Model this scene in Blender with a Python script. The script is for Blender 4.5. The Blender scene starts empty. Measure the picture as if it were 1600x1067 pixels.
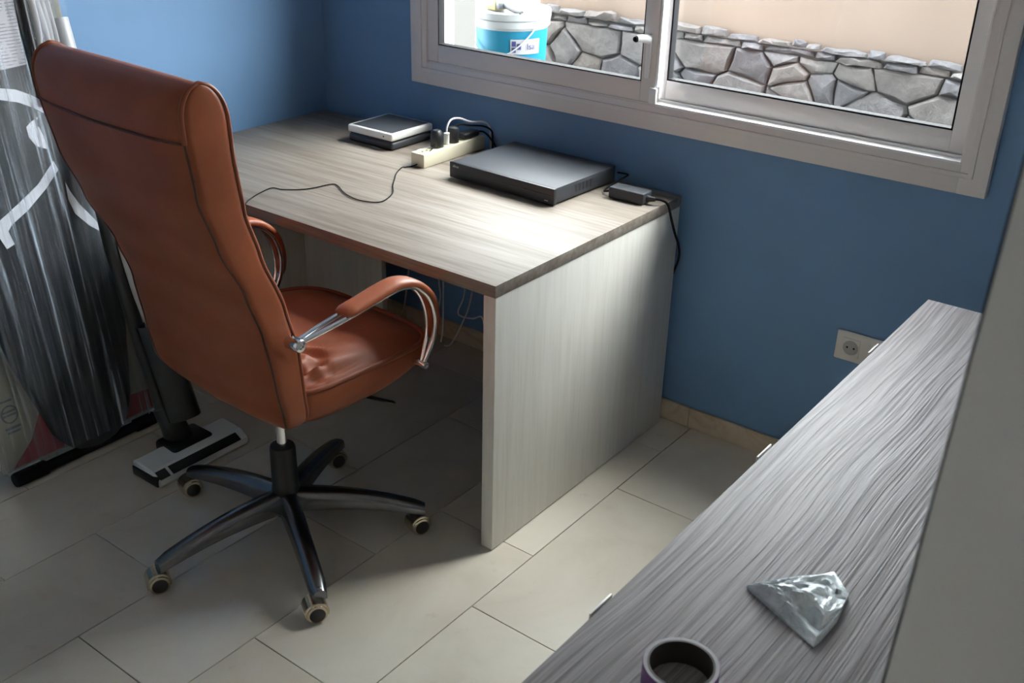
import bpy, bmesh, math, random
from mathutils import Vector, Matrix
random.seed(7)
PI = math.pi
S = bpy.context.scene
COL = S.collection

# ------------------------------------------------------------------ camera, sky, sun, exposure
cam_d = bpy.data.cameras.new('camera'); cam = bpy.data.objects.new('camera', cam_d); COL.objects.link(cam)
CAM = Vector((2.83846, -2.61535, 1.71316)); YAW, PITCH, ROLL = -0.645617, 0.458718, 0.023764
_f = Vector((math.sin(YAW)*math.cos(PITCH), math.cos(YAW)*math.cos(PITCH), -math.sin(PITCH)))
_r = _f.cross(Vector((0, 0, 1))).normalized(); _u = _r.cross(_f)
_c, _s = math.cos(ROLL), math.sin(ROLL)
_r2, _u2 = _r*_c + _u*_s, _u*_c - _r*_s
cam.matrix_world = Matrix(((_r2.x, _u2.x, -_f.x, CAM.x), (_r2.y, _u2.y, -_f.y, CAM.y), (_r2.z, _u2.z, -_f.z, CAM.z), (0, 0, 0, 1)))
cam_d.sensor_width = 36.0; cam_d.lens = 36.0*1663.955/1600.0; cam_d.clip_start = 0.02
cam_d.dof.use_dof = True; cam_d.dof.focus_distance = 2.6; cam_d.dof.aperture_fstop = 9.0
S.camera = cam

W = bpy.data.worlds.new('sky'); S.world = W; W.use_nodes = True
_bg = W.node_tree.nodes['Background']; _bg.inputs[0].default_value = (0.93, 0.965, 1.0, 1); _bg.inputs[1].default_value = 11.2
sun_d = bpy.data.lights.new('hazy_sun', 'SUN'); sun = bpy.data.objects.new('hazy_sun', sun_d); COL.objects.link(sun)
sun_d.energy = 4.6; sun_d.angle = math.radians(34); sun_d.color = (1.0, 0.97, 0.92)
_dir = Vector((-0.66, -0.70, -1.36))                      # light travels this way: over the garden wall, in through the window
sun.rotation_euler = _dir.to_track_quat('-Z', 'Y').to_euler(); sun.location = (4, 6, 7)
S.view_settings.view_transform = 'Standard'; S.view_settings.look = 'None'
S.view_settings.gamma = 1.0; S.view_settings.use_curve_mapping = False
S.view_settings.exposure = 1.2
S.cycles.use_denoising = True
S.cycles.max_bounces = 12; S.cycles.diffuse_bounces = 8; S.cycles.transparent_max_bounces = 16
S.cycles.caustics_reflective = False; S.cycles.caustics_refractive = False

# ------------------------------------------------------------------ materials
M = {}
def mat(name, col, rough=0.5, metal=0.0, spec=0.5, coat=0.0, **kw):
    m = bpy.data.materials.new(name); m.use_nodes = True
    b = m.node_tree.nodes['Principled BSDF']
    b.inputs['Base Color'].default_value = (*col, 1); b.inputs['Roughness'].default_value = rough
    b.inputs['Metallic'].default_value = metal; b.inputs['Specular IOR Level'].default_value = spec
    b.inputs['Coat Weight'].default_value = coat; b.inputs['Coat Roughness'].default_value = 0.15
    M[name] = m
    return m
def nodes(m): return m.node_tree.nodes, m.node_tree.links, m.node_tree.nodes['Principled BSDF']
def texmap(m, scale=(1, 1, 1), rot=(0, 0, 0), coord='Object', loc=(0, 0, 0)):
    n, l, b = nodes(m)
    t = n.new('ShaderNodeTexCoord'); mp = n.new('ShaderNodeMapping')
    mp.inputs['Scale'].default_value = scale; mp.inputs['Rotation'].default_value = rot; mp.inputs['Location'].default_value = loc
    l.new(t.outputs[coord], mp.inputs['Vector']); return mp.outputs['Vector']
def noise(m, vec, scale, detail=4, rough=0.55, dist=0.0):
    n, l, b = nodes(m); t = n.new('ShaderNodeTexNoise')
    t.inputs['Scale'].default_value = scale; t.inputs['Detail'].default_value = detail
    t.inputs['Roughness'].default_value = rough; t.inputs['Distortion'].default_value = dist
    l.new(vec, t.inputs['Vector']); return t.outputs['Fac']
def ramp(m, fac, stops):
    n, l, b = nodes(m); r = n.new('ShaderNodeValToRGB'); e = r.color_ramp.elements
    while len(e) < len(stops): e.new(0.5)
    for k, (p, c) in enumerate(stops): e[k].position = p; e[k].color = (*c, 1)
    l.new(fac, r.inputs['Fac']); return r.outputs['Color']
def mix(m, fac, a, b_, mode='MIX'):
    n, l, b = nodes(m); x = n.new('ShaderNodeMix'); x.data_type = 'RGBA'; x.blend_type = mode
    if isinstance(fac, float): x.inputs[0].default_value = fac
    else: l.new(fac, x.inputs[0])
    for k, v in ((6, a), (7, b_)):
        if isinstance(v, tuple): x.inputs[k].default_value = (*v, 1)
        else: l.new(v, x.inputs[k])
    return x.outputs[2]
def bump(m, h, strength=0.2, dist=0.002):
    n, l, b = nodes(m); x = n.new('ShaderNodeBump'); x.inputs['Strength'].default_value = strength; x.inputs['Distance'].default_value = dist
    l.new(h, x.inputs['Height']); l.new(x.outputs['Normal'], b.inputs['Normal'])
def setcol(m, c): m.node_tree.links.new(c, m.node_tree.nodes['Principled BSDF'].inputs['Base Color'])

def paint(name, col, rough=0.75, amt=0.05):
    m = mat(name, col, rough); v = texmap(m)
    f = noise(m, v, 3.0, 3)
    setcol(m, ramp(m, f, [(0.3, tuple(c*(1-amt) for c in col)), (0.7, tuple(min(1, c*(1+amt)) for c in col))]))
    bump(m, noise(m, v, 220.0, 3), 0.12, 0.0008); return m
paint('blue_paint', (0.142, 0.275, 0.470), 0.62)
paint('white_paint', (0.84, 0.82, 0.78), 0.8)
paint('grey_door', (0.60, 0.60, 0.60), 0.5, 0.015)
paint('peach_render', (0.232, 0.178, 0.146), 0.9)
paint('facade_render', (0.10, 0.095, 0.09), 0.9)
paint('ledge_stone', (0.10, 0.10, 0.10), 0.9)
paint('beige_paint', (0.58, 0.54, 0.49), 0.8)
paint('white_render', (0.40, 0.385, 0.36), 0.9)
paint('outdoor_ground', (0.10, 0.10, 0.10), 0.9, 0.12)
mat('aluminium', (0.68, 0.655, 0.65), 0.45, 0.15)
mat('aluminium_white', (0.80, 0.81, 0.83), 0.35)
mat('black_rubber', (0.013, 0.013, 0.015), 0.75, spec=0.12)
mat('black_plastic', (0.018, 0.019, 0.022), 0.42)
mat('satin_black', (0.045, 0.049, 0.058), 0.5, spec=0.35)
mat('white_plastic', (0.78, 0.78, 0.76), 0.35)
mat('socket_plastic', (0.72, 0.70, 0.66), 0.4)
mat('cream_plastic', (0.70, 0.66, 0.52), 0.42)
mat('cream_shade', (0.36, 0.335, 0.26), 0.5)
mat('cable_white', (0.75, 0.75, 0.74), 0.45)
mat('chrome', (0.85, 0.85, 0.87), 0.12, 1.0)
mat('gold_chrome', (0.66, 0.58, 0.44), 0.16, 1.0)
mat('base_metal', (0.20, 0.205, 0.215), 0.26, 1.0)
mat('grey_text', (0.55, 0.55, 0.57), 0.5)
mat('wheel_black', (0.02, 0.02, 0.02), 0.35)

# floor marble
m = mat('cream_marble', (0.62, 0.56, 0.47), 0.17, spec=0.5)
v = texmap(m, coord='Object')
n1 = noise(m, v, 2.6, 6, 0.6, 0.8); n2 = noise(m, v, 14.0, 5, 0.6, 0.4)
c = ramp(m, n1, [(0.25, (0.56, 0.50, 0.415)), (0.5, (0.65, 0.60, 0.515)), (0.75, (0.70, 0.655, 0.58))])
c = mix(m, ramp(m, n2, [(0.62, (0, 0, 0)), (0.74, (0.35, 0.35, 0.35))]), c, (0.46, 0.37, 0.27))
nn, ll, bb = nodes(m); oi = nn.new('ShaderNodeObjectInfo')
rv = ramp(m, oi.outputs['Random'], [(0, (0.90, 0.89, 0.88)), (1, (1.0, 1.0, 1.0))])
setcol(m, mix(m, 1.0, c, rv, 'MULTIPLY')); bump(m, n2, 0.02, 0.001)
mat('grout', (0.30, 0.26, 0.21), 0.9)
m = mat('skirting_marble', (0.6, 0.5, 0.38), 0.3); v = texmap(m); n1 = noise(m, v, 9, 6, 0.6, 1.2)
setcol(m, ramp(m, n1, [(0.3, (0.40, 0.29, 0.19)), (0.5, (0.56, 0.46, 0.34)), (0.75, (0.62, 0.54, 0.43))]))

# desk top wood: grain along x
def wood(name, sc, stops, bstr, rough, spec=0.4, dark=0.66):
    m = mat(name, (0.5, 0.45, 0.4), rough, spec=spec); v = texmap(m, sc)
    a = noise(m, v, 1.0, 7, 0.62, 0.6); v2 = texmap(m, tuple(s*3.2 for s in sc), loc=(3.1, 1.7, 0.4)); b_ = noise(m, v2, 1.0, 5, 0.6, 0.3)
    c = ramp(m, a, stops)
    c = mix(m, ramp(m, b_, [(0.45, (0, 0, 0)), (0.75, (0.55, 0.55, 0.55))]), c, tuple(x*dark for x in stops[0][1]))
    setcol(m, c); bump(m, b_, bstr, 0.001); return m
wood('desk_oak', (1.3, 26, 26), [(0.30, (0.150, 0.118, 0.094)), (0.5, (0.228, 0.197, 0.169)), (0.70, (0.285, 0.255, 0.226))], 0.25, 0.46, 0.22)
wood('pale_oak', (26, 26, 1.5), [(0.28, (0.63, 0.615, 0.57)), (0.5, (0.67, 0.66, 0.615)), (0.72, (0.70, 0.69, 0.65))], 0.08, 0.5, 0.4, 0.86)
# sideboard: embossed grain running along y
m = mat('grey_ash', (0.4, 0.38, 0.38), 0.5, spec=0.16)
v = texmap(m, (1, 1, 1))
nn, ll, bb = nodes(m)
lowf = nn.new('ShaderNodeTexNoise'); lowf.inputs['Scale'].default_value = 1.0; lowf.inputs['Detail'].default_value = 2
ll.new(texmap(m, (2.6, 1.3, 1)), lowf.inputs['Vector'])
vm = nn.new('ShaderNodeVectorMath'); vm.operation = 'MULTIPLY_ADD'; ll.new(lowf.outputs['Color'], vm.inputs[0]); vm.inputs[1].default_value = (0.055, 0.0, 0.0); ll.new(v, vm.inputs[2])
def stretched(sc, det, loc):
    mp = nn.new('ShaderNodeMapping'); mp.inputs['Scale'].default_value = sc; mp.inputs['Location'].default_value = loc; ll.new(vm.outputs[0], mp.inputs['Vector']); return noise(m, mp.outputs[0], 1.0, det, 0.55)
g1 = stretched((170, 2.2, 1), 2, (0, 0, 0)); g2 = stretched((330, 9, 1), 2, (4, 2, 0)); g3 = stretched((9, 1.0, 1), 3, (1, 7, 0))
line = ramp(m, g1, [(0.36, (0, 0, 0)), (0.56, (1, 1, 1))])
c = mix(m, line, (0.15, 0.135, 0.142), (0.335, 0.312, 0.325))
c = mix(m, ramp(m, g2, [(0.42, (0.55, 0.55, 0.55)), (0.62, (0, 0, 0))]), c, (0.17, 0.152, 0.155))
c = mix(m, ramp(m, g3, [(0.42, (0, 0, 0)), (0.66, (0.7, 0.7, 0.7))]), c, (0.305, 0.275, 0.275))
setcol(m, c)
mm = nn.new('ShaderNodeMath'); mm.operation = 'MULTIPLY_ADD'; ll.new(line, mm.inputs[0]); mm.inputs[1].default_value = 1.2; ll.new(g2, mm.inputs[2])
bump(m, mm.outputs[0], 0.5, 0.0014)

# leather
def leather(name, col, bs=0.25):
    m = mat(name, col, 0.42, spec=0.28); v = texmap(m)
    big = noise(m, v, 7.0, 5, 0.6, 0.3); fine = noise(m, v, 330.0, 3)
    setcol(m, ramp(m, big, [(0.3, tuple(c*0.82 for c in col)), (0.7, tuple(c*1.12 for c in col))]))
    bump(m, fine, bs, 0.0006); return m
leather('tan_leather', (0.27, 0.075, 0.032)); leather('piping_leather', (0.24, 0.07, 0.034)); leather('seam_leather', (0.085, 0.028, 0.018))
m = leather('worn_leather', (0.29, 0.092, 0.048), 0.3); m.node_tree.nodes['Principled BSDF'].inputs['Roughness'].default_value = 0.48; m.node_tree.nodes['Principled BSDF'].inputs['Specular IOR Level'].default_value = 0.18
# clear film; highlights on its folds painted as pale streaks in the alpha
mat('film_fold', (0.74, 0.76, 0.80), 0.25, spec=0.6)
m = mat('clear_film', (0.62, 0.70, 0.82), 0.16, spec=0.8); v = texmap(m, (1, 70, 1.6), rot=(0.05, 0, 0))
st = noise(m, v, 1.0, 4, 0.65, 0.3)
nn, ll, bb = nodes(m)
r_ = ramp(m, st, [(0.46, (0.015, 0.015, 0.015)), (0.57, (0.17, 0.17, 0.17)), (0.70, (0.58, 0.58, 0.58))])
ll.new(r_, bb.inputs['Alpha']); bump(m, st, 0.6, 0.006)
# window glass
m = bpy.data.materials.new('window_glass'); m.use_nodes = True; nn, ll = m.node_tree.nodes, m.node_tree.links
nn.remove(nn['Principled BSDF']); tr = nn.new('ShaderNodeBsdfTransparent'); tr.inputs[0].default_value = (0.95, 0.97, 0.96, 1)
gl = nn.new('ShaderNodeBsdfGlossy'); gl.inputs['Roughness'].default_value = 0.02; lw_ = nn.new('ShaderNodeLayerWeight'); lw_.inputs[0].default_value = 0.5; p5 = nn.new('ShaderNodeMath'); p5.operation = 'POWER'; ll.new(lw_.outputs['Facing'], p5.inputs[0]); p5.inputs[1].default_value = 5.0
fr = nn.new('ShaderNodeMath'); fr.operation = 'MULTIPLY_ADD'; ll.new(p5.outputs[0], fr.inputs[0]); fr.inputs[1].default_value = 0.9; fr.inputs[2].default_value = 0.03
mx = nn.new('ShaderNodeMixShader'); ll.new(fr.outputs[0], mx.inputs[0]); ll.new(tr.outputs[0], mx.inputs[1]); ll.new(gl.outputs[0], mx.inputs[2]); ll.new(mx.outputs[0], nn['Material Output'].inputs[0])
M['window_glass'] = m
# stone
m = mat('field_stone', (0.2, 0.2, 0.2), 0.85); v = texmap(m); nn, ll, bb = nodes(m); oi = nn.new('ShaderNodeObjectInfo')
base = ramp(m, oi.outputs['Random'], [(0, (0.078, 0.076, 0.085)), (0.35, (0.098, 0.096, 0.106)), (0.6, (0.118, 0.112, 0.115)), (0.8, (0.115, 0.10, 0.095)), (1, (0.14, 0.134, 0.132))])
n1 = noise(m, v, 16, 8, 0.68, 0.5); n2 = noise(m, v, 5, 4)
c = mix(m, 1.0, base, ramp(m, n1, [(0.25, (0.55, 0.55, 0.57)), (0.7, (1.2, 1.2, 1.2))]), 'MULTIPLY')
setcol(m, mix(m, ramp(m, n2, [(0.55, (0, 0, 0)), (0.8, (0.4, 0.4, 0.4))]), c, (0.19, 0.185, 0.19))); bump(m, n1, 0.8, 0.02)
mat('mortar', (0.05, 0.048, 0.048), 0.95)
mat('bucket_white', (0.30, 0.315, 0.32), 0.5, spec=0.2); mat('bucket_cyan', (0.006, 0.13, 0.215), 0.5, spec=0.2); mat('label_white', (0.28, 0.28, 0.29), 0.5, spec=0.2); mat('print_purple', (0.03, 0.03, 0.11), 0.5, spec=0.2)
mat('sign_black', (0.02, 0.02, 0.03), 0.4); mat('sign_grey', (0.18, 0.18, 0.20), 0.5)
mat('brush_yellow', (0.30, 0.25, 0.11), 0.6); mat('brush_grey', (0.06, 0.062, 0.065), 0.5)
# tape, foil
mat('tape_purple', (0.16, 0.045, 0.20), 0.35); m = mat('tape_core', (0.035, 0.028, 0.026), 0.75); mat('tape_side', (0.10, 0.085, 0.10), 0.42)
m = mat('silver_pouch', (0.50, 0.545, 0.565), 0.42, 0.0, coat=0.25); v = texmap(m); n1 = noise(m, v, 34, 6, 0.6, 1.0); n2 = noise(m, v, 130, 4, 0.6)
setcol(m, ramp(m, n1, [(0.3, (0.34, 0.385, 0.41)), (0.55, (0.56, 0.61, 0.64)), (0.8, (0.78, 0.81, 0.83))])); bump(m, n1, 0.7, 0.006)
# ironing board
m = mat('board_cover', (0.02, 0.024, 0.030), 0.55); mat('cover_print', (0.62, 0.64, 0.70), 0.6)
m = mat('sleeve_paper', (0.23, 0.22, 0.185), 0.8); mat('sleeve_red', (0.23, 0.035, 0.045), 0.7); mat('sleeve_ink', (0.09, 0.10, 0.12), 0.7)
m = mat('leaflet', (0.62, 0.62, 0.66), 0.6); v = texmap(m, (1, 1, 1)); nn, ll, bb = nodes(m)
w2 = nn.new('ShaderNodeTexWave'); w2.wave_type = 'BANDS'; w2.bands_direction = 'Z'; w2.inputs['Scale'].default_value = 38; w2.inputs['Distortion'].default_value = 0.6; ll.new(v, w2.inputs['Vector'])
brk = noise(m, texmap(m, (1, 60, 25)), 1.0, 2)
mk = nn.new('ShaderNodeMath'); mk.operation = 'MULTIPLY'; ll.new(ramp(m, w2.outputs['Fac'], [(0.78, (0, 0, 0)), (0.86, (1, 1, 1))]), mk.inputs[0]); ll.new(ramp(m, brk, [(0.42, (0, 0, 0)), (0.48, (0.75, 0.75, 0.75))]), mk.inputs[1])
setcol(m, mix(m, mk.outputs[0], (0.47, 0.46, 0.50), (0.16, 0.14, 0.17)))
mat('dark_tube', (0.012, 0.013, 0.015), 0.4); mat('smoked_plastic', (0.03, 0.033, 0.038), 0.22); mat('vacuum_white', (0.66, 0.67, 0.66), 0.38); mat('vacuum_grey', (0.42, 0.43, 0.44), 0.4)

# ------------------------------------------------------------------ mesh helpers
def add_box(bm, lo, hi, bev=0.0, seg=2):
    lo, hi = Vector(lo), Vector(hi)
    vs = bmesh.ops.create_cube(bm, size=1.0)['verts']
    for v in vs: v.co = Vector([(lo[i]+hi[i])/2 + v.co[i]*(hi[i]-lo[i]) for i in range(3)])
    if bev > 0:
        es = list({e for v in vs for e in v.link_edges})
        r = bmesh.ops.bevel(bm, geom=es, offset=bev, segments=seg, profile=0.5, affect='EDGES')
        return r['verts']
    return vs
def xform(vs, mtx):
    for v in vs: v.co = mtx @ v.co
def loft(bm, rings, cap=True, closed=True):
    R = [[bm.verts.new(p) for p in r] for r in rings]; n = len(R[0])
    for a, b in zip(R, R[1:]):
        for i in range(n if closed else n-1): bm.faces.new((a[i], a[(i+1) % n], b[(i+1) % n], b[i]))
    if cap and closed: bm.faces.new(list(reversed(R[0]))); bm.faces.new(R[-1])
    return [v for r in R for v in r]
def smooth_path(pts, n=8, closed=False):
    P = [Vector(p) for p in pts]; out = []; k = len(P)
    for i in range(k if closed else k-1):
        p0 = P[(i-1) % k] if closed or i > 0 else P[0]; p1 = P[i]; p2 = P[(i+1) % k]; p3 = P[(i+2) % k] if closed or i+2 < k else P[-1]
        for j in range(n):
            t = j/n; out.append(0.5*((2*p1)+(p2-p0)*t+(2*p0-5*p1+4*p2-p3)*t*t+(3*p1-p0-3*p2+p3)*t**3))
    if not closed: out.append(P[-1])
    return out
def tube(bm, pts, r, seg=8, n=0, closed=False, flat=1.0):
    P = smooth_path(pts, n, closed) if n else [Vector(p) for p in pts]
    rr = r if callable(r) else (lambda t: r)
    rings = []; N = None; k = len(P)
    for i, p in enumerate(P):
        if closed: T = (P[(i+1) % k]-P[i-1]).normalized()
        else: T = (P[min(i+1, k-1)]-P[max(i-1, 0)]).normalized()
        if N is None:
            N = T.orthogonal().normalized() if abs(T.z) > 0.9 else T.cross(Vector((0, 0, 1))).normalized()
        N = (N - T*N.dot(T)).normalized(); B = T.cross(N); q = rr(i/(k-1))
        rings.append([p + N*(q*math.cos(2*PI*j/seg)) + B*(q*flat*math.sin(2*PI*j/seg)) for j in range(seg)])
    if closed: rings.append(rings[0]); return loft_closed(bm, rings[:-1])
    return loft(bm, rings)
def loft_closed(bm, rings):
    R = [[bm.verts.new(p) for p in r] for r in rings]; n = len(R[0]); k = len(R)
    for a in range(k):
        for i in range(n): bm.faces.new((R[a][i], R[a][(i+1) % n], R[(a+1) % k][(i+1) % n], R[(a+1) % k][i]))
    return [v for r in R for v in r]
def lathe(bm, prof, seg=28, axis='z', c=(0, 0, 0)):
    rings = []
    for r, h in prof:
        ring = []
        for j in range(seg):
            a = 2*PI*j/seg; x, y = max(r, 1e-5)*math.cos(a), max(r, 1e-5)*math.sin(a)
            p = (x, y, h) if axis == 'z' else ((h, x, y) if axis == 'x' else (x, h, y))
            ring.append(Vector(p)+Vector(c))
        rings.append(ring)
    return loft(bm, rings)
def prism(bm, poly, lo, hi, axis='x'):
    def P(u, v, w): return (w, u, v) if axis == 'x' else ((u, w, v) if axis == 'y' else (u, v, w))
    return loft(bm, [[P(u, v, lo) for u, v in poly], [P(u, v, hi) for u, v in poly]])
def obj(name, bm, m, parent=None, smooth=38, inst=None):
    if inst is None:
        bmesh.ops.remove_doubles(bm, verts=bm.verts, dist=1e-6)
        bmesh.ops.recalc_face_normals(bm, faces=bm.faces)
        me = bpy.data.meshes.new(name); bm.to_mesh(me); bm.free()
        me.materials.append(M[m])
        if smooth:
            for p in me.polygons: p.use_smooth = True
            me.set_sharp_from_angle(angle=math.radians(smooth))
    else: me = inst
    o = bpy.data.objects.new(name, me); COL.objects.link(o)
    if parent is not None: o.parent = parent
    return o
def box(name, lo, hi, m, parent=None, bev=0.0):
    bm = bmesh.new(); add_box(bm, lo, hi, bev); return obj(name, bm, m, parent)
def tubeobj(name, pts, r, m, parent=None, seg=8, n=8, **k):
    bm = bmesh.new(); tube(bm, pts, r, seg, n, **k); return obj(name, bm, m, parent, 60)
def tag(o, label, cat, group=None):
    o['label'] = label; o['category'] = cat
    if group: o['group'] = group
    return o
def thing(name, label, cat, loc=(0, 0, 0), rz=0.0, group=None):
    o = bpy.data.objects.new(name, None); COL.objects.link(o); o.location = loc; o.rotation_euler = (0, 0, rz); o.empty_display_size = 0.05
    return tag(o, label, cat, group)
def struct(o, label=None):
    o['kind'] = 'structure'
    if label: o['label'] = label
    return o
def text(name, body, size, mtx, m, parent, ext=0.0002):
    cu = bpy.data.curves.new(name, 'FONT'); cu.body = body; cu.size = size; cu.extrude = ext; cu.align_x = 'LEFT'
    t = bpy.data.objects.new(name, cu); COL.objects.link(t)
    dg = bpy.context.evaluated_depsgraph_get(); me = bpy.data.meshes.new_from_object(t.evaluated_get(dg))
    bpy.data.objects.remove(t); me.materials.clear(); me.materials.append(M[m])
    me.transform(mtx); o = bpy.data.objects.new(name, me); COL.objects.link(o); o.parent = parent; return o
def E(): return bmesh.new()

# ------------------------------------------------------------------ room shell
WY = 0.04                                   # inner face of the window wall
X1, Y0, HZ = 3.5, -3.4, 2.45
bm = E(); add_box(bm, (-0.12, Y0, -0.12), (X1, WY, -0.006)); floor = struct(obj('floor', bm, 'grout'), 'cream marble tile floor with thin joints')
rows = [(-0.03, 0.287), (0.287, 0.605), (0.605, 0.92), (0.92, 1.236), (1.236, 1.556), (1.556, 1.87), (1.87, 2.19), (2.19, 2.51), (2.51, 2.83), (2.83, 3.15), (3.15, 3.5)]
tile_mesh = {}
for i, (xa, xb) in enumerate(rows):
    off = -0.40 if i % 2 == 1 else -0.80
    ys = [WY] + [off - 0.65*k for k in range(7) if off - 0.65*k > Y0] + [Y0]
    if i % 2 == 0: ys = [WY, -0.15] + ys[1:]
    for ya, yb in zip(ys, ys[1:]):
        L, Wd = round(ya-yb, 4), round(xb-xa, 4); g = 0.0011
        if (L, Wd) not in tile_mesh:
            bm = E(); add_box(bm, (-Wd/2+g, -L/2+g, -0.010), (Wd/2-g, L/2-g, 0.0), 0.0008, 1)
            t = obj('floor_tile', bm, 'cream_marble', floor); tile_mesh[(L, Wd)] = t.data
        else: t = obj('floor_tile', None, None, floor, inst=tile_mesh[(L, Wd)])
        t.location = ((xa+xb)/2, (ya+yb)/2, 0.0)

WX0, WX1, WZ0, WZ1 = 0.46, 2.215, 0.965, 2.10     # rough opening of the window
bm = E()
add_box(bm, (-0.12, WY, -0.12), (WX0, 0.29, HZ)); add_box(bm, (WX1, WY, -0.12), (X1+0.12, 0.29, HZ))
add_box(bm, (WX0, WY, -0.12), (WX1, 0.29, WZ0)); add_box(bm, (WX0, WY, WZ1), (WX1, 0.29, HZ))
wb_ = struct(obj('wall_back', bm, 'blue_paint'), 'dark blue painted wall around the window'); wb_.data.materials.append(M['facade_render'])
for p_ in wb_.data.polygons:
    if p_.center.y > 0.06: p_.material_index = 1
box_ = lambda n, lo, hi, m, lab: struct(box(n, lo, hi, m), lab)
box_('wall_left', (-0.12, Y0, -0.12), (-0.03, WY, HZ), 'blue_paint', 'bright blue painted side wall behind the chair')
box_('wall_right', (X1, Y0, -0.12), (X1+0.12, WY, HZ), 'beige_paint', 'pale side wall')
box_('wall_front', (-0.12, Y0-0.12, -0.12), (X1+0.12, Y0, HZ), 'beige_paint', 'pale wall behind the viewer')
box_('ceiling', (-0.12, Y0-0.12, HZ), (X1+0.12, 0.29, HZ+0.1), 'white_paint', 'white ceiling')
bbk = struct(box('baseboard_back', (-0.03, WY-0.004, 0.0), (X1, WY, 0.066), 'grout'), 'cream marble skirting under the blue wall')
xs = [-0.03, 0.35, 0.75, 1.15, 1.545, 1.94, 2.34, 2.74, 3.14, X1]
for a, b in zip(xs, xs[1:]): box('skirting_piece', (a+0.0008, WY-0.012, 0.0005), (b-0.0008, WY-0.003, 0.068), 'skirting_marble', bbk, 0.001)
bbl = struct(box('baseboard_left', (-0.03, Y0, 0.0), (-0.027, WY-0.013, 0.066), 'grout'), 'cream marble skirting under the side wall')
k = Y0
while k < WY-0.02:
    b = min(k+0.4, WY-0.0135); box('skirting_piece', (-0.029, k+0.0008, 0.0005), (-0.018, b-0.0008, 0.068), 'skirting_marble', bbl, 0.001); k += 0.4

struct(box('sky_block_facade', (-3.0, 0.06, HZ+0.1), (7.0, 0.29, 6.2), 'facade_render'), 'unseen upper wall added to block sky light from the garden wall')  # out of view, added to cut the sky light on the garden wall
struct(box('facade_side', (X1+0.12, 0.06, -0.12), (7.0, 0.29, HZ+0.1), 'facade_render'), 'house front beside the room')

# grey door leaf standing open next to the viewer
dl = struct(thing('door_1', 'plain grey door leaf standing open at the right edge', 'door', (2.682, -2.015, 0.004)))
del dl['category']
bm = E(); add_box(bm, (0.0, 0.0, 0.0), (0.74, 0.040, 2.03), 0.002); obj('leaf', bm, 'grey_door', dl)
bm = E(); add_box(bm, (-0.0022, 0.004, 0.0), (0.001, 0.034, 2.03), 0.0004); obj('edge_dark_strip', bm, 'black_rubber', dl)  # black strip added to draw the dark line along the leaf edge
dl.rotation_euler = (0, math.radians(1.5), 0)

# ------------------------------------------------------------------ window
win = struct(thing('window_1', 'grey aluminium sliding window with two panes', 'window')); del win['category']
def frame(name, x0, x1, z0, z1, w, ya, yb, m, parent, bev=0.002, wb=None, wl=None, wr=None):
    wb = wb or w; wl = wl or w; wr = wr or w
    bm = E(); add_box(bm, (x0, ya, z0), (x0+wl, yb, z1), bev); add_box(bm, (x1-wr, ya, z0), (x1, yb, z1), bev)
    add_box(bm, (x0+wl-0.001, ya, z0), (x1-wr+0.001, yb, z0+wb), bev); add_box(bm, (x0+wl-0.001, ya, z1-w), (x1-wr+0.001, yb, z1), bev)
    return obj(name, bm, m, parent)
frame('casing', 0.415, 2.262, 0.914, 2.165, 0.068, 0.012, WY-0.0005, 'aluminium', win, wb=0.072)
frame('casing_lip', 0.452, 2.226, 0.955, 2.13, 0.012, 0.008, 0.020, 'aluminium', win, 0.001)
frame('track_frame', 0.465, 2.210, 0.970, 2.098, 0.020, 0.014, 0.150, 'aluminium', win)
bm = E()
for y in (0.052, 0.094): add_box(bm, (0.485, y, 0.988), (2.19, y+0.004, 0.996))
obj('track_rail', bm, 'aluminium_white', win)
bm = E(); add_box(bm, (1.345, 0.013, 0.984), (2.19, 0.022, 0.9915), 0.001); obj('sill_lip', bm, 'aluminium_white', win)
ls = frame('sash', 0.472, 1.335, 0.988, 2.09, 0.058, 0.018, 0.050, 'aluminium', win, 0.003, wl=0.056, wr=0.046)
frame('gasket', 0.526, 1.291, 1.044, 2.034, 0.005, 0.020, 0.048, 'black_rubber', ls, 0.0)
bm = E(); add_box(bm, (0.528, 0.032, 1.046), (1.289, 0.036, 2.032)); obj('pane', bm, 'window_glass', ls)
bm = E(); add_box(bm, (1.336, 0.020, 1.036), (1.343, 0.052, 2.09), 0.001); obj('interlock_strip', bm, 'aluminium_white', ls)
bm = E(); add_box(bm, (1.322, 0.010, 0.990), (1.346, 0.019, 1.034), 0.003); obj('end_cap', bm, 'aluminium_white', ls)
rs = frame('sash', 1.318, 2.188, 0.992, 2.09, 0.058, 0.062, 0.092, 'aluminium', win, 0.003, wl=0.030, wr=0.044)
frame('gasket', 1.347, 2.145, 1.049, 2.034, 0.005, 0.064, 0.090, 'black_rubber', rs, 0.0)
bm = E(); add_box(bm, (1.349, 0.075, 1.051), (2.143, 0.079, 2.032)); obj('pane', bm, 'window_glass', rs)
# latch on the inner sash
lt = struct(box('latch', (1.302, 0.010, 1.058), (1.318, 0.018, 1.178), 'aluminium_white', ls, 0.003)); del lt['kind']
bm = E(); tube(bm, [(1.310, 0.014, 1.165), (1.300, -0.004, 1.168), (1.290, -0.020, 1.168)], lambda t: 0.013-0.003*t, 12, 6); obj('latch_knob', bm, 'aluminium_white', lt)
bm = E(); lathe(bm, [(0.0, -0.030), (0.007, -0.029), (0.009, -0.024), (0.0085, -0.018), (0.0, -0.018)], 14, 'y', (1.289, 0.0, 1.168)); obj('latch_button', bm, 'black_rubber', lt)

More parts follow.
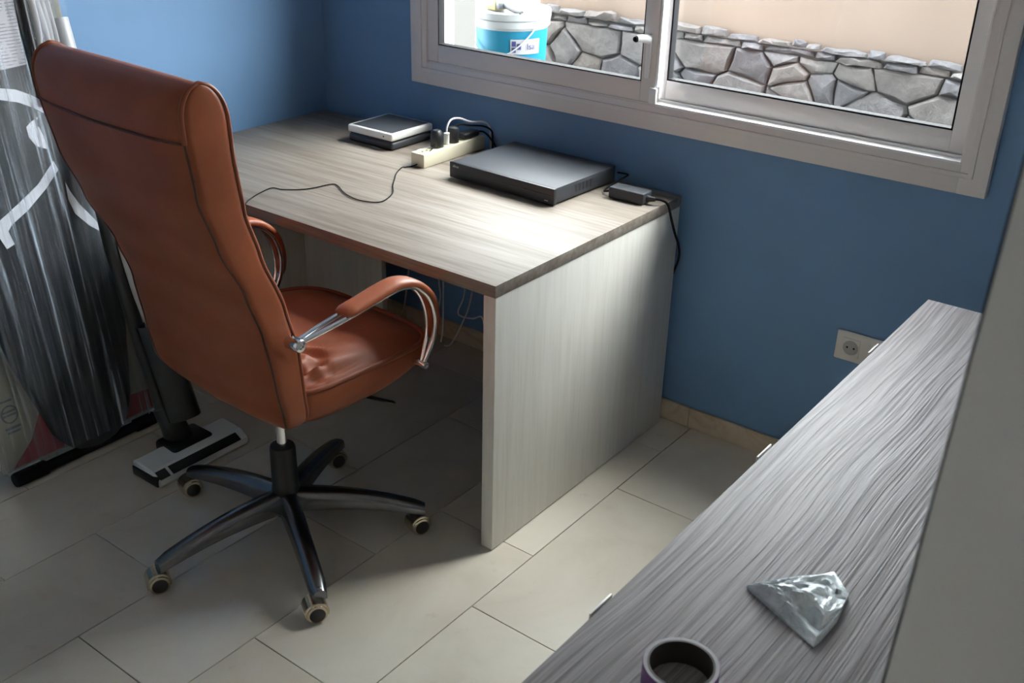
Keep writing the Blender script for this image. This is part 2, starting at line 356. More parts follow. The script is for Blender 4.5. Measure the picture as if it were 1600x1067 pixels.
# ------------------------------------------------------------------ outside
struct(box('ground_outside', (-6, 0.29, -0.15), (9, 12, -0.01), 'outdoor_ground'), 'paved ground outside')
gw = struct(box('wall_garden', (-0.75, 2.26, -0.1), (8, 2.5, 1.22), 'peach_render'), 'peach rendered garden wall outside the window')
stn = struct(box('wall_stone', (-0.75, 2.215, -0.1), (4.2, 2.26, 0.765), 'mortar'), 'rough grey stone base of the garden wall')
# irregular stones: Voronoi cells cut by half planes
def vor(x0, x1, z0, z1, n, asp):
    rnd = random.Random(21); pts = []
    tries = 0
    while len(pts) < n and tries < 60000:
        tries += 1
        p = (rnd.uniform(x0, x1), rnd.uniform(z0, z1)); d = rnd.choice((0.075, 0.10, 0.14, 0.18))
        if all(math.hypot((p[0]-q[0])/asp, p[1]-q[1]) > (d+q[2])/2 for q in pts): pts.append((p[0], p[1], d))
    cells = []
    for i, p in enumerate(pts):
        poly = [(x0, z0), (x1, z0), (x1, z1), (x0, z1)]
        for j, q in enumerate(pts):
            if i == j: continue
            ax, az, bx_, bz = p[0]/asp, p[1], q[0]/asp, q[1]
            nx, nz = bx_-ax, bz-az; w = (p[2]**2-q[2]**2)*0.20; c0 = (nx*(ax+bx_)+nz*(az+bz))/2 + w
            out = []
            for (u, v), (u2, v2) in zip(poly, poly[1:]+poly[:1]):
                d1 = nx*u/asp+nz*v-c0; d2 = nx*u2/asp+nz*v2-c0
                if d1 <= 0: out.append((u, v))
                if d1*d2 < 0: t = d1/(d1-d2); out.append((u+(u2-u)*t, v+(v2-v)*t))
            poly = out
            if not poly: break
        if len(poly) >= 3: cells.append(poly)
    return cells
def stone_piece(poly, depth, seed, shrink=0.0045):
    rnd = random.Random(seed); cx = sum(p[0] for p in poly)/len(poly); cz = sum(p[1] for p in poly)/len(poly)
    pts = []
    for (u, v), (u2, v2) in zip(poly, poly[1:]+poly[:1]):
        L = math.hypot(u2-u, v2-v)
        if L < 0.012: continue
        pts.append((u, v))
        if L > 0.08: pts.append(((u+u2)/2+rnd.uniform(-.008, .008), (v+v2)/2+rnd.uniform(-.008, .008)))
    if len(pts) < 3: return None
    def sc(k, j=0.0):
        o = []
        for u, v in pts:
            d = math.hypot(u-cx, v-cz) or 1; s = max(0.2, (d-k)/d)
            o.append((cx+(u-cx)*s+rnd.uniform(-j, j), cz+(v-cz)*s+rnd.uniform(-j, j)))
        return o
    bm = E(); rings = []
    rings.append([(u-cx, 0.012, v-cz) for u, v in sc(shrink)])
    rings.append([(u-cx, -depth*0.55+rnd.uniform(-.004, .004), v-cz) for u, v in sc(shrink+0.001)])
    rings.append([(u-cx, -depth+rnd.uniform(-.006, .006), v-cz) for u, v in sc(shrink+0.013, 0.004)])
    R = [[bm.verts.new(p) for p in r] for r in rings]; n = len(pts)
    for a, b in zip(R, R[1:]):
        for i in range(n): bm.faces.new((a[i], a[(i+1) % n], b[(i+1) % n], b[i]))
    c0 = bm.verts.new((rnd.uniform(-.02, .02), -depth-rnd.uniform(0.0, .012), rnd.uniform(-.01, .01)))
    for i in range(n): bm.faces.new((R[2][i], R[2][(i+1) % n], c0))
    o = obj('stone', bm, 'field_stone', stn, 40); o.location = (cx, 2.215, cz); return o
k = 0
for poly in vor(-0.72, 2.9, 0.05, 0.735, 120, 1.45): k += 1; stone_piece(poly, random.uniform(0.022, 0.045), k)
for z0, hmax in ((0.737, 0.036), (0.772, 0.040)):   # two thin rubble courses along the top
    x = -0.72+random.uniform(0, 0.03)
    while x < 2.9:
        w = random.uniform(0.06, 0.26); a, b = z0+random.uniform(-.003, .003), z0+hmax*random.uniform(0.55, 1.05); k += 1
        stone_piece([(x, a+0.004), (x+w*0.4, a-0.004), (x+w, a+0.003), (x+w*0.96, b-random.uniform(0, .010)), (x+w*0.55, b), (x+w*0.08, b-random.uniform(0, .012))], random.uniform(0.012, 0.034), k, 0.002); x += w
ww = struct(box('wall_outside', (-3.0, 1.35, -0.1), (-0.22, 1.6, 2.3), 'white_render'), 'white rendered wall outside the left pane')
sg = thing('wall_sign', 'small black sign on the white wall outside', 'sign', (-0.50, 1.35, 0.80))
box('sign_board', (-0.085, -0.012, -0.05), (0.022, 0.0, 0.078), 'sign_black', sg, 0.002)
bm = E(); add_box(bm, (-0.080, -0.0135, 0.045), (0.018, -0.0121, 0.072)); obj('sign_header', bm, 'sign_grey', sg)
bm = E()
for q in range(4): add_box(bm, (-0.036+q*0.013, -0.0145, 0.054), (-0.030+q*0.013, -0.0136, 0.062))
obj('sign_marks', bm, 'label_white', sg)
lg = struct(box('ledge_outside', (-0.7, 0.50, -0.1), (0.9, 1.0, 0.747), 'ledge_stone'), 'low grey masonry ledge under the bucket')
bk = thing('paint_bucket', 'white and turquoise paint bucket standing outside the window', 'bucket', (0.288, 0.72, 0.748), math.radians(8))
bm = E(); lathe(bm, [(0.0, 0.0), (0.126, 0.0), (0.130, 0.006), (0.1385, 0.250), (0.1385, 0.255), (0.0, 0.255)], 40); obj('body', bm, 'bucket_cyan', bk)
bm = E(); lathe(bm, [(0.139, 0.244), (0.1405, 0.246), (0.141, 0.252), (0.147, 0.254), (0.148, 0.276), (0.144, 0.280), (0.150, 0.282), (0.151, 0.306), (0.147, 0.311), (0.132, 0.308), (0.128, 0.300), (0.0, 0.298)], 40); obj('lid', bm, 'bucket_white', bk)
cur = []
for q in range(15):
    t = q/14; a = math.radians(-155 + 130*t); cur.append((0.149*math.cos(a), 0.149*math.sin(a), 0.250-0.105*math.sin(PI*t)))
tubeobj('handle', cur, 0.0028, 'bucket_white', bk, 6, 2)
def patch(name, a0, a1, z0, z1, r, m, parent):
    bm = E(); N = 10; ring = [[Vector((rr*math.cos(a0+(a1-a0)*i/N), rr*math.sin(a0+(a1-a0)*i/N), z)) for rr, z in ((r, z0), (r+0.0012, z0), (r+0.0012+(z1-z0)*0.04, z1), (r+(z1-z0)*0.04, z1))] for i in range(N+1)]
    loft(bm, ring); return obj(name, bm, m, parent)
D = math.radians
lb = patch('label', D(-62), D(-12), 0.160, 0.215, 0.1372, 'label_white', bk)
patch('label', D(-72), D(-8), 0.05, 0.135, 0.1335, 'label_white', bk)
for a, z, h in ((-60, 0.190, 0.019), (-60, 0.167, 0.019), (-52, 0.178, 0.022)): patch('logo_mark', D(a), D(a+6.5), z, z+h, 0.139, 'print_purple', lb)
t_m = Matrix.Rotation(D(-28), 4, 'Z') @ Matrix.Translation((0.1428, -0.022, 0.178)) @ Matrix.Rotation(D(90), 4, 'Z') @ Matrix.Rotation(D(90), 4, 'X')
text('label_lettering', 'Isa', 0.034, t_m, 'print_purple', lb)
br = thing('paint_brush', 'yellow handled paint brush lying on the bucket lid', 'brush', (0.262, 0.675, 1.047), math.radians(-18))
bm = E(); add_box(bm, (-0.055, -0.03, 0.002), (0.015, 0.03, 0.045), 0.008); obj('brush_head', bm, 'brush_yellow', br)
bm = E(); add_box(bm, (0.012, -0.026, 0.012), (0.040, 0.026, 0.036), 0.003); obj('ferrule', bm, 'brush_grey', br)
bm = E(); tube(bm, [(0.036, 0, 0.024), (0.07, 0, 0.022), (0.115, 0, 0.016), (0.15, 0, 0.013)], lambda t: 0.009+0.003*math.sin(t*PI), 10, 5); obj('brush_handle', bm, 'brush_grey', br)

# ------------------------------------------------------------------ desk
L, Dp, H, T = 1.4635, 0.857, 0.75, 0.0312
dk = thing('desk', 'large wood desk with tan top and pale side panel under the window', 'desk')
bm = E(); add_box(bm, (0.0, -Dp, H-T), (L, 0.0, H), 0.0012); obj('desk_top', bm, 'desk_oak', dk)
bm = E(); add_box(bm, (L-0.038, -Dp+0.004, 0.004), (L-0.002, -0.002, H-T), 0.001); obj('side_panel', bm, 'pale_oak', dk)['label'] = 'pale whitewashed oak side panel'
bm = E(); add_box(bm, (0.002, -Dp+0.004, 0.004), (0.038, -0.002, H-T), 0.001); obj('side_panel', bm, 'pale_oak', dk)
bm = E(); add_box(bm, (0.038, -0.17, 0.06), (0.425, -0.148, H-T), 0.001); obj('modesty_panel', bm, 'pale_oak', dk)

# ------------------------------------------------------------------ sideboard on the right
sb = thing('sideboard', 'low grey wood sideboard with embossed grain at the right', 'sideboard')
CX0, CX1, CY0, CY1 = 2.256, 2.72, -1.94, -0.277
bm = E(); add_box(bm, (CX0, CY0, 0.722), (CX1, CY1, 0.75), 0.0015); obj('top', bm, 'grey_ash', sb)
bm = E(); add_box(bm, (CX0+0.022, CY0+0.005, 0.06), (CX1, CY1-0.005, 0.722)); obj('carcass', bm, 'grey_ash', sb)
bm = E(); add_box(bm, (CX0+0.05, CY0+0.03, 0.0), (CX1-0.03, CY1-0.03, 0.06)); obj('plinth', bm, 'black_plastic', sb)
for a, b in ((-0.855, -0.347), (-1.363, -0.859), (-1.871, -1.367)):
    bm = E(); add_box(bm, (CX0+0.003, a, 0.068), (CX0+0.021, b, 0.716), 0.001); d = obj('door', bm, 'grey_ash', sb)
    yc = (a+b)/2
    bm = E(); add_box(bm, (CX0-0.007, yc-0.027, 0.712), (CX0+0.004, yc+0.027, 0.7165), 0.001); add_box(bm, (CX0-0.007, yc-0.027, 0.7165), (CX0-0.0035, yc+0.027, 0.749), 0.001)
    obj('edge_pull', bm, 'socket_plastic', d)

# ------------------------------------------------------------------ chair
ch = thing('office_chair', 'tan leather executive office chair with chrome arms at the desk', 'chair', (1.0, -1.13, 0.0), -0.055)
def lerp(tab, z):
    if z <= tab[0][0]: return tab[0][1]
    for (a, u), (b, v) in zip(tab, tab[1:]):
        if z <= b:
            t = (z-a)/(b-a); t = t*t*(3-2*t)*0.5+t*0.5; return u+(v-u)*t
    return tab[-1][1]
REAR = [(0.46, -0.150), (0.52, -0.172), (0.60, -0.186), (0.73, -0.205), (0.83, -0.236), (0.95, -0.292), (1.06, -0.330), (1.17, -0.347), (1.28, -0.357)]
FRNT = [(0.47, -0.10), (0.57, -0.108), (0.66, -0.112), (0.78, -0.135), (0.91, -0.185), (1.01, -0.215), (1.14, -0.236), (1.28, -0.245)]
HW = [(0.46, 0.240), (0.52, 0.256), (0.66, 0.254), (0.80, 0.246), (1.0, 0.252), (1.15, 0.265), (1.28, 0.272)]
def ring(z, shr=0.0, thin=1.0, n=72, bulge=0.020):
    w = lerp(HW, z)-shr; f, r = lerp(FRNT, z), lerp(REAR, z); bc = (f+r)/2; t = (f-r)/2*thin; out = []
    for i in range(n):
        a = 2*PI*i/n; ca, sa = math.cos(a), math.sin(a)
        x = w*math.copysign(abs(ca)**0.20, ca); y = bc+t*math.copysign(abs(sa)**0.24, sa)
        k = max(0.0, 1-(x/w)**2)
        if sa < 0: y -= bulge*k*(thin**0.5)
        else: y += 0.012*k*thin
        out.append(Vector((x, y, z)))
    return out
zs = [0.50+0.70*i/46 for i in range(47)]
rings = [ring(z0, s, th) for z0, s, th in ((0.468, 0.07, 0.30), (0.471, 0.03, 0.62), (0.479, 0.010, 0.86), (0.489, 0.002, 0.97))] + [ring(z) for z in zs]
for i in range(1, 11):
    a = i/10*PI/2; rings.append(ring(1.20+0.072*math.sin(a), 0.004*i/10, max(0.12, math.cos(a)), bulge=0.02))
bm = E(); loft(bm, rings); back = obj('backrest', bm, 'tan_leather', ch, 60)
def corner(rg_, k): return min(range(len(rg_)), key=lambda i: abs(i*2*PI/len(rg_)-k))
NR = 72
for s in (-1, 1):
    fi = 6 if s > 0 else NR//2-6; ri = NR-6 if s > 0 else NR//2+6
    fp = [r[fi]+Vector((s*0.0016, 0.0016, 0)) for r in rings[4:]]
    tp_ = [r[ri]+Vector((s*0.001, -0.001, 0.0)) for r in rings[::-1] if r[ri].z > 1.165]
    fp[-1] = (rings[-1][fi]+rings[-1][ri])/2+Vector((0, 0, 0.002))
    tubeobj('piping', fp+tp_[1:], 0.0048, 'piping_leather', back, 8, 2)
    tubeobj('seam', [r[ri]+Vector((s*0.0008, -0.0008, 0)) for r in rings[2:] if r[ri].z < 1.172], 0.0030, 'seam_leather', back, 6, 2)
rr_ = ring(1.170)
tubeobj('seam', [p+Vector((0, -0.0006, 0)) for p in rr_[NR//2+6:NR-5]], 0.0030, 'seam_leather', back, 6, 2)
# seat: side band and cushion
def seat_outline(shr, n=180):
    out = []
    for i in range(n):
        a = 2*PI*i/n; ca, sa = math.cos(a), math.sin(a); w = 0.266-shr
        x = w*math.copysign(abs(ca)**0.42, ca); y = 0.090+(0.245-shr)*math.copysign(abs(sa)**(0.30 if sa < 0 else 0.55), sa)
        out.append((x, y))
    return out
def botz(y): return 0.475+0.050*max(0.0, (y-0.08)/0.25)**1.6
def topz(y): return 0.556-0.012*max(0.0, (y-0.0)/0.33)**2
bm = E(); rs_ = []
for s, f in ((0.10, 0.0), (0.035, 0.0), (0.014, 0.06), (0.004, 0.22), (0.0, 0.5), (0.003, 0.86), (0.010, 1.0), (0.05, 1.0)):
    rs_.append([Vector((x, y, botz(y)+(topz(y)-botz(y))*f)) for x, y in seat_outline(s)])
loft(bm, rs_); st_ = obj('seat', bm, 'tan_leather', ch, 60)
tubeobj('piping', [(x, y, topz(y)+0.002) for x, y in seat_outline(0.008)], 0.0062, 'piping_leather', st_, 8, 1, closed=True)
bm = E(); rs_ = []
rnd = random.Random(3)
for q in range(34):
    s = 0.012+0.228*(q/33)**1.2; h = 0.036*math.sin(min(1.0, q/19)*PI/2)
    rr = []
    for x, y in seat_outline(s):
        g = math.exp(-(((x-0.18)/0.075)**2+((y+0.030)/0.11)**2))
        wr = 0.011*g*math.sin(70*(x*0.8+y*0.9)+5*math.sin(26*x-14*y))*min(1, q/2)+0.005*g*math.sin(120*y-60*x)*min(1, q/2)
        rr.append(Vector((x, y, topz(y)-0.003+h+wr-0.012*math.exp(-((x/0.15)**2+((y-0.05)/0.16)**2)))))
    rs_.append(rr)
loft(bm, rs_); obj('cushion', bm, 'worn_leather', st_, 80)
# arms
for s in (-1, 1):
    A = 0.288*s
    path = [(-0.150, 0.712), (-0.085, 0.722), (-0.022, 0.731), (0.041, 0.741), (0.100, 0.751), (0.145, 0.753), (0.190, 0.737), (0.228, 0.698), (0.247, 0.640), (0.243, 0.585), (0.217, 0.528)]
    k = len(path)-1
    arm = tubeobj('armrest', [(A-s*(0.004+0.014*math.sin(PI*i/k)**0.6)+0.0, b, z) for i, (b, z) in enumerate(path)], 0.0062, 'chrome', ch, 10, 6)
    tubeobj('rod', [(A+s*(0.004+0.014*math.sin(PI*i/k)**0.6), b, z) for i, (b, z) in enumerate(path)], 0.0062, 'chrome', arm, 10, 6)
    P = smooth_path([(A, b, z) for b, z in path[2:10]], 6); bm = E(); rs_ = []
    for i, p in enumerate(P):
        t_ = (P[min(i+1, len(P)-1)]-P[max(i-1, 0)]).normalized(); up = Vector((1, 0, 0)).cross(t_); e = min(1.0, min(i, len(P)-1-i)/3+0.35); e2 = 1.0 if i < len(P)*0.72 else max(0.45, 1-(i/len(P)-0.72)*2)
        hw, hh = 0.0265*(0.8+0.2*e)*e2, 0.010*e
        rs_.append([p+up*(0.0075+hh*math.copysign(abs(math.sin(a))**0.6, math.sin(a)))+Vector((hw*math.copysign(abs(math.cos(a))**0.6, math.cos(a)), 0, 0)) for a in [2*PI*j/16 for j in range(16)]])
    loft(bm, rs_); obj('arm_pad', bm, 'tan_leather', arm, 60)
    bm = E(); lathe(bm, [(0.0, -0.024), (0.012, -0.023), (0.015, -0.018), (0.015, 0.014), (0.013, 0.019), (0.007, 0.020), (0.006, 0.016), (0.0, 0.016)], 20, 'x', (0, 0, 0))
    if s < 0: xform(bm.verts, Matrix.Rotation(PI, 4, 'Z'))
    xform(bm.verts, Matrix.Translation((A-s*0.004, -0.150, 0.710))); obj('bolt', bm, 'chrome', arm)
    bm = E(); lathe(bm, [(0.0, -0.030), (0.008, -0.030), (0.010, -0.016), (0.010, 0.010), (0.008, 0.014), (0.004, 0.014), (0.0, 0.011)], 18, 'x')
    if s < 0: xform(bm.verts, Matrix.Rotation(PI, 4, 'Z'))
    xform(bm.verts, Matrix.Translation((A, 0.217, 0.525))); obj('bolt', bm, 'chrome', arm)
# mechanism, gas lift, lever
bm = E(); add_box(bm, (-0.09, -0.10, 0.425), (0.09, 0.15, 0.470), 0.012); add_box(bm, (-0.16, -0.06, 0.462), (0.16, 0.22, 0.482), 0.004); obj('tilt_mechanism', bm, 'black_plastic', ch)
bm = E(); tube(bm, [(0.05, 0.10, 0.440), (0.13, 0.13, 0.425)], 0.005, 8); rs_ = []
for t in [i/8 for i in range(9)]:
    p = Vector((0.13, 0.115, 0.428)).lerp(Vector((0.175, 0.225, 0.372)), t); w = 0.006+0.013*math.sin(PI*min(1, 0.15+t*0.85))
    rs_.append([p+Vector((math.cos(a)*w, -math.sin(a)*0.004*0.4, math.sin(a)*0.005)) for a in [2*PI*j/10 for j in range(10)]])
loft(bm, rs_); obj('height_lever', bm, 'black_plastic', ch)
bm = E(); lathe(bm, [(0.0, 0.10), (0.0135, 0.10), (0.0135, 0.43), (0.0, 0.43)], 20); obj('gas_cylinder', bm, 'chrome', ch)
bm = E(); lathe(bm, [(0.0, 0.075), (0.036, 0.075), (0.036, 0.15), (0.034, 0.155), (0.0325, 0.268), (0.030, 0.274), (0.016, 0.275), (0.0, 0.275)], 28); obj('column_sleeve', bm, 'black_plastic', ch)
# five-star base
for q in range(5):
    ang = math.radians(-31.0+72.0*q)+0.075
    ax = Vector((math.cos(ang), math.sin(ang), 0)); sd = Vector((-math.sin(ang), math.cos(ang), 0)); rs_ = []
    for i in range(15):
        t = i/14; rd = 0.018+0.335*t; zt = 0.148-0.012*t-0.050*t**2.2; hh = 0.034*(1-t)**0.9+0.026; hw = 0.027-0.006*t
        if i == 14: rd += 0.004; hw *= 0.8; zt -= 0.004
        sec = []
        for x, z in ((-1.0, 0.0), (-1.0, 0.45), (-0.86, 0.78), (-0.5, 0.96), (0.0, 1.0), (0.5, 0.96), (0.86, 0.78), (1.0, 0.45), (1.0, 0.0), (0.6, -0.02), (-0.6, -0.02)):
            sec.append(ax*rd+sd*(hw*x)+Vector((0, 0, zt-hh+hh*z)))
        rs_.append(sec)
    bm = E(); loft(bm, rs_)
    bmesh.ops.create_uvsphere(bm, u_segments=12, v_segments=8, radius=0.010, matrix=Matrix.Translation(ax*0.344+Vector((0, 0, 0.081))) @ Matrix.Diagonal((1, 1, 0.6, 1)))
    leg = obj('base_leg', bm, 'base_metal', ch, 50)
    cx, cy = ax.x*0.348, ax.y*0.348
    wa = -0.33+0.075+random.uniform(-0.22, 0.22); fx, fy = math.cos(wa), math.sin(wa)
    Rm = Matrix.Translation((cx-0.012*fy*-1, cy-0.012*fx, 0.0)) @ Matrix.Rotation(wa, 4, 'Z')
    cs = E(); lathe(cs, [(0.0, 0.035), (0.0055, 0.035), (0.0055, 0.064), (0.0, 0.064)], 10)
    xform(cs.verts, Matrix.Translation((cx, cy, 0)))
    hd = []                                                     # hood: arched shell over the wheels
    for x in (-0.0225, -0.021, 0.021, 0.0225):
        rr = 0.0265 if abs(x) > 0.022 else 0.0298
        hd.append([Vector((x, rr*math.cos(a), 0.0285+rr*math.sin(a))) for a in [D(-18)+D(216)*j/18 for j in range(19)]] + [Vector((x, (rr-0.006)*math.cos(a), 0.0285+(rr-0.006)*math.sin(a))) for a in [D(198)-D(216)*j/18 for j in range(19)]])
    b4 = len(cs.verts); vs = loft(cs, hd); xform(vs, Rm)
    caster = obj('caster', cs, 'gold_chrome', ch, 40)
    for sx in (-1, 1):
        bm = E(); lathe(bm, [(0.0, 0.003), (0.0255, 0.003), (0.0265, 0.006), (0.0265, 0.020), (0.0245, 0.025), (0.020, 0.0265), (0.0, 0.0265)], 26, 'x', (0, 0, 0))
        if sx < 0: xform(bm.verts, Matrix.Scale(-1, 4, (1, 0, 0)))
        xform(bm.verts, Rm @ Matrix.Translation((0, 0, 0.0268))); obj('wheel', bm, 'gold_chrome', caster)
        bm = E(); lathe(bm, [(0.0, 0.0262), (0.0190, 0.0262), (0.0190, 0.0278), (0.017, 0.0290), (0.0, 0.0295)], 24, 'x')
        if sx < 0: xform(bm.verts, Matrix.Scale(-1, 4, (1, 0, 0)))
        xform(bm.verts, Rm @ Matrix.Translation((0, 0, 0.0268))); obj('wheel_cap', bm, 'wheel_black', caster)

# ------------------------------------------------------------------ things on the desk
Z = H
rt = thing('network_box', 'white rimmed network box on a dark grey base on the desk corner', 'router', (0.447, -0.128, Z))
bm = E(); add_box(bm, (-0.098, -0.096, 0.001), (0.098, 0.096, 0.026), 0.008, 3); obj('lower_case', bm, 'satin_black', rt)
bm = E(); add_box(bm, (-0.092, -0.09, 0.024), (0.092, 0.09, 0.031)); obj('vent_gap', bm, 'black_plastic', rt)
bm = E(); add_box(bm, (-0.099, -0.0975, 0.030), (0.099, 0.0975, 0.054), 0.006, 3); up_ = obj('upper_case', bm, 'white_plastic', rt)
bm = E(); add_box(bm, (-0.088, -0.0865, 0.0532), (0.088, 0.0865, 0.0546), 0.0005, 1); obj('top_panel', bm, 'satin_black', up_)
bm = E(); lathe(bm, [(0, -0.0983), (0.0025, -0.0983), (0.0025, -0.097), (0, -0.097)], 10, 'y', (0.062, 0, 0.042)); obj('indicator', bm, 'black_plastic', up_)

ps = thing('power_strip', 'cream power strip with four sockets and several plugs', 'power strip', (0.716, -0.150, Z), 0.0)
bm = E(); add_box(bm, (-0.0265, -0.145, 0.0005), (0.0265, 0.148, 0.0425), 0.0025); obj('housing', bm, 'cream_plastic', ps)
for y in (-0.113, -0.047, 0.019, 0.085):
    bm = E(); lathe(bm, [(0.0235, 0.0415), (0.0235, 0.0440), (0.0215, 0.0440), (0.0205, 0.0432), (0.0195, 0.0428), (0.0, 0.0428)], 26, 'z', (0, y, 0)); so = obj('socket_ring', bm, 'cream_plastic', ps)
    bm = E(); lathe(bm, [(0.0, 0.0426), (0.0192, 0.0426), (0.0192, 0.04295), (0.0, 0.04295)], 24, 'z', (0, y, 0)); obj('socket_well', bm, 'cream_shade', so)  # flat disc; the shade inside the recess is put into its darker cream
    bm = E()
    for dy in (-0.0095, 0.0095): lathe(bm, [(0, 0.0428), (0.0032, 0.0428), (0.0032, 0.0434), (0, 0.0434)], 10, 'z', (0, y+dy, 0))
    obj('pin_hole', bm, 'black_rubber', so)
bm = E(); add_box(bm, (-0.012, 0.1475, 0.012), (0.012, 0.152, 0.034), 0.002); obj('rocker_switch', bm, 'black_plastic', ps)
Zp = Z+0.0441
pb = thing('plug', 'tall black plug nearest the front of the power strip', 'plug', (0.716, -0.205, Zp), group='plugs in the strip')
bm = E(); rs_ = [[Vector((0.0175*u*k, 0.016*v*k, z)) for u, v in ((-1, -.6), (-.6, -1), (.6, -1), (1, -.6), (1, .6), (.6, 1), (-.6, 1), (-1, .6))] for z, k in ((0, .98), (0.003, 1.05), (0.03, 1.02), (0.046, 0.86), (0.052, 0.6))]; loft(bm, rs_); obj('plug_body', bm, 'black_plastic', pb, 50)
cb = [(0.006, -0.014, 0.012), (0.012, -0.035, 0.004), (0.010, -0.060, -0.010), (-0.002, -0.090, -0.036), (-0.020, -0.120, -0.0415)]
wl = [(0.689, -0.335), (0.716, -0.388), (0.751, -0.433), (0.788, -0.480), (0.836, -0.532), (0.862, -0.594), (0.851, -0.622), (0.802, -0.636), (0.740, -0.622), (0.680, -0.590), (0.654, -0.583), (0.643, -0.605), (0.636, -0.645), (0.618, -0.680), (0.581, -0.712), (0.548, -0.722), (0.556, -0.770), (0.575, -0.820), (0.592, -0.850)]
cb += [(x-0.716, y+0.205, 0.0017-0.0441+0.001) for x, y in wl] + [(0.602-0.716, -0.866+0.205, -0.0441-0.010), (0.600-0.716, -0.868+0.205, -0.0441-0.08), (0.590-0.716, -0.868+0.205, -0.25)]
tubeobj('cord', cb, 0.0017, 'black_rubber', pb, 6, 6)
pw = thing('plug', 'slim white plug in the middle of the power strip', 'plug', (0.716, -0.160, Zp), group='plugs in the strip')
bm = E(); lathe(bm, [(0, 0), (0.0085, 0), (0.0085, 0.03), (0.0095, 0.031), (0.0095, 0.034), (0.004, 0.036), (0, 0.037)], 16); obj('plug_body', bm, 'white_plastic', pw)
tubeobj('cord', [(0, 0, 0.034), (0.0, 0.004, 0.055), (0.002, 0.022, 0.072), (0.006, 0.055, 0.070), (0.012, 0.10, 0.052), (0.020, 0.150, 0.044), (0.024, 0.176, 0.030), (0.024, 0.188, 0.002), (0.024, 0.190, -0.06), (0.024, 0.190, -0.15)], 0.0031, 'cable_white', pw, 8, 6)
pr = thing('plug', 'round black plug behind the white plug on the power strip', 'plug', (0.716, -0.130, Zp), group='plugs in the strip')
bm = E(); lathe(bm, [(0, 0), (0.0185, 0), (0.0195, 0.003), (0.0195, 0.040), (0.016, 0.046), (0.008, 0.049), (0, 0.049)], 22); obj('plug_body', bm, 'black_plastic', pr)
tubeobj('cord', [(0.0, 0.008, 0.044), (0.004, 0.03, 0.050), (0.012, 0.07, 0.040), (0.022, 0.12, 0.030), (0.030, 0.152, 0.012), (0.034, 0.158, -0.02), (0.034, 0.158, -0.16)], 0.003, 'black_rubber', pr, 8, 6)
pf = thing('plug', 'flat black plug at the wall end of the power strip', 'plug', (0.716, -0.063, Zp), group='plugs in the strip')
bm = E(); add_box(bm, (-0.018, -0.03, 0.0), (0.018, 0.045, 0.019), 0.006, 3); obj('plug_body', bm, 'black_plastic', pf)
tubeobj('cord', [(0.004, 0.04, 0.010), (0.012, 0.070, 0.006), (0.035, 0.084, -0.02), (0.060, 0.085, -0.06), (0.062, 0.085, -0.16)], 0.003, 'black_rubber', pf, 8, 6)

dv = thing('video_recorder', 'flat black video recorder box on the desk under the window', 'recorder', (1.056, -0.168, Z), -0.03)
bm = E(); add_box(bm, (-0.190, -0.138, 0.006), (0.190, 0.150, 0.050), 0.0015); obj('case', bm, 'satin_black', dv)
bm = E(); add_box(bm, (-0.193, -0.150, 0.004), (0.193, -0.137, 0.0505), 0.002); fz = obj('front_panel', bm, 'black_plastic', dv)
bm = E(); add_box(bm, (-0.185, -0.1515, 0.028), (0.188, -0.1495, 0.0305)); obj('trim_groove', bm, 'satin_black', fz)
text('brand_mark', 'alhua', 0.011, Matrix.Translation((-0.180, -0.1503, 0.0365)) @ Matrix.Rotation(PI/2, 4, 'X'), 'grey_text', fz)
bm = E(); add_box(bm, (0.160, -0.1506, 0.012), (0.173, -0.1499, 0.0145)); obj('panel_print', bm, 'grey_text', fz)
bm = E()
for q in range(5): add_box(bm, (0.1893, -0.05+0.018*q, 0.018), (0.1904, -0.040+0.018*q, 0.040))
obj('side_vent', bm, 'black_plastic', dv)
for x in (-0.165, 0.165):
    for y in (-0.12, 0.12): bm = E(); lathe(bm, [(0, 0), (0.012, 0), (0.012, 0.0065), (0, 0.0065)], 14, 'z', (x, y, 0)); obj('foot', bm, 'black_rubber', dv)

ad = thing('power_adapter', 'small black power adapter brick beside the video recorder', 'adapter', (1.368, -0.128, Z), 0.02)
bm = E(); add_box(bm, (-0.056, -0.026, 0.0005), (0.056, 0.026, 0.033), 0.004, 3); obj('brick', bm, 'satin_black', ad)
tubeobj('output_cord', [(-0.054, 0.0, 0.016), (-0.075, -0.006, 0.010), (-0.090, 0.010, 0.006), (-0.086, 0.045, 0.016), (-0.070, 0.080, 0.030), (-0.080, 0.120, 0.028), (-0.120, 0.128, 0.024)], 0.0026, 'black_rubber', ad, 8, 6)
bm = E(); tube(bm, [(0.054, 0, 0.016), (0.066, 0, 0.016), (0.080, 0.002, 0.017)], lambda t: 0.010-0.004*t, 10); obj('connector', bm, 'black_plastic', ad)
tubeobj('mains_cord', [(0.076, 0.002, 0.017), (0.096, 0.010, 0.016), (0.110, 0.022, 0.003), (0.119, 0.030, -0.035), (0.120, 0.060, -0.09), (0.112, 0.105, -0.14), (0.098, 0.142, -0.20), (0.070, 0.148, -0.30), (0.050, 0.148, -0.45), (0.050, 0.148, -0.70)], 0.0036, 'black_rubber', ad, 8, 6)

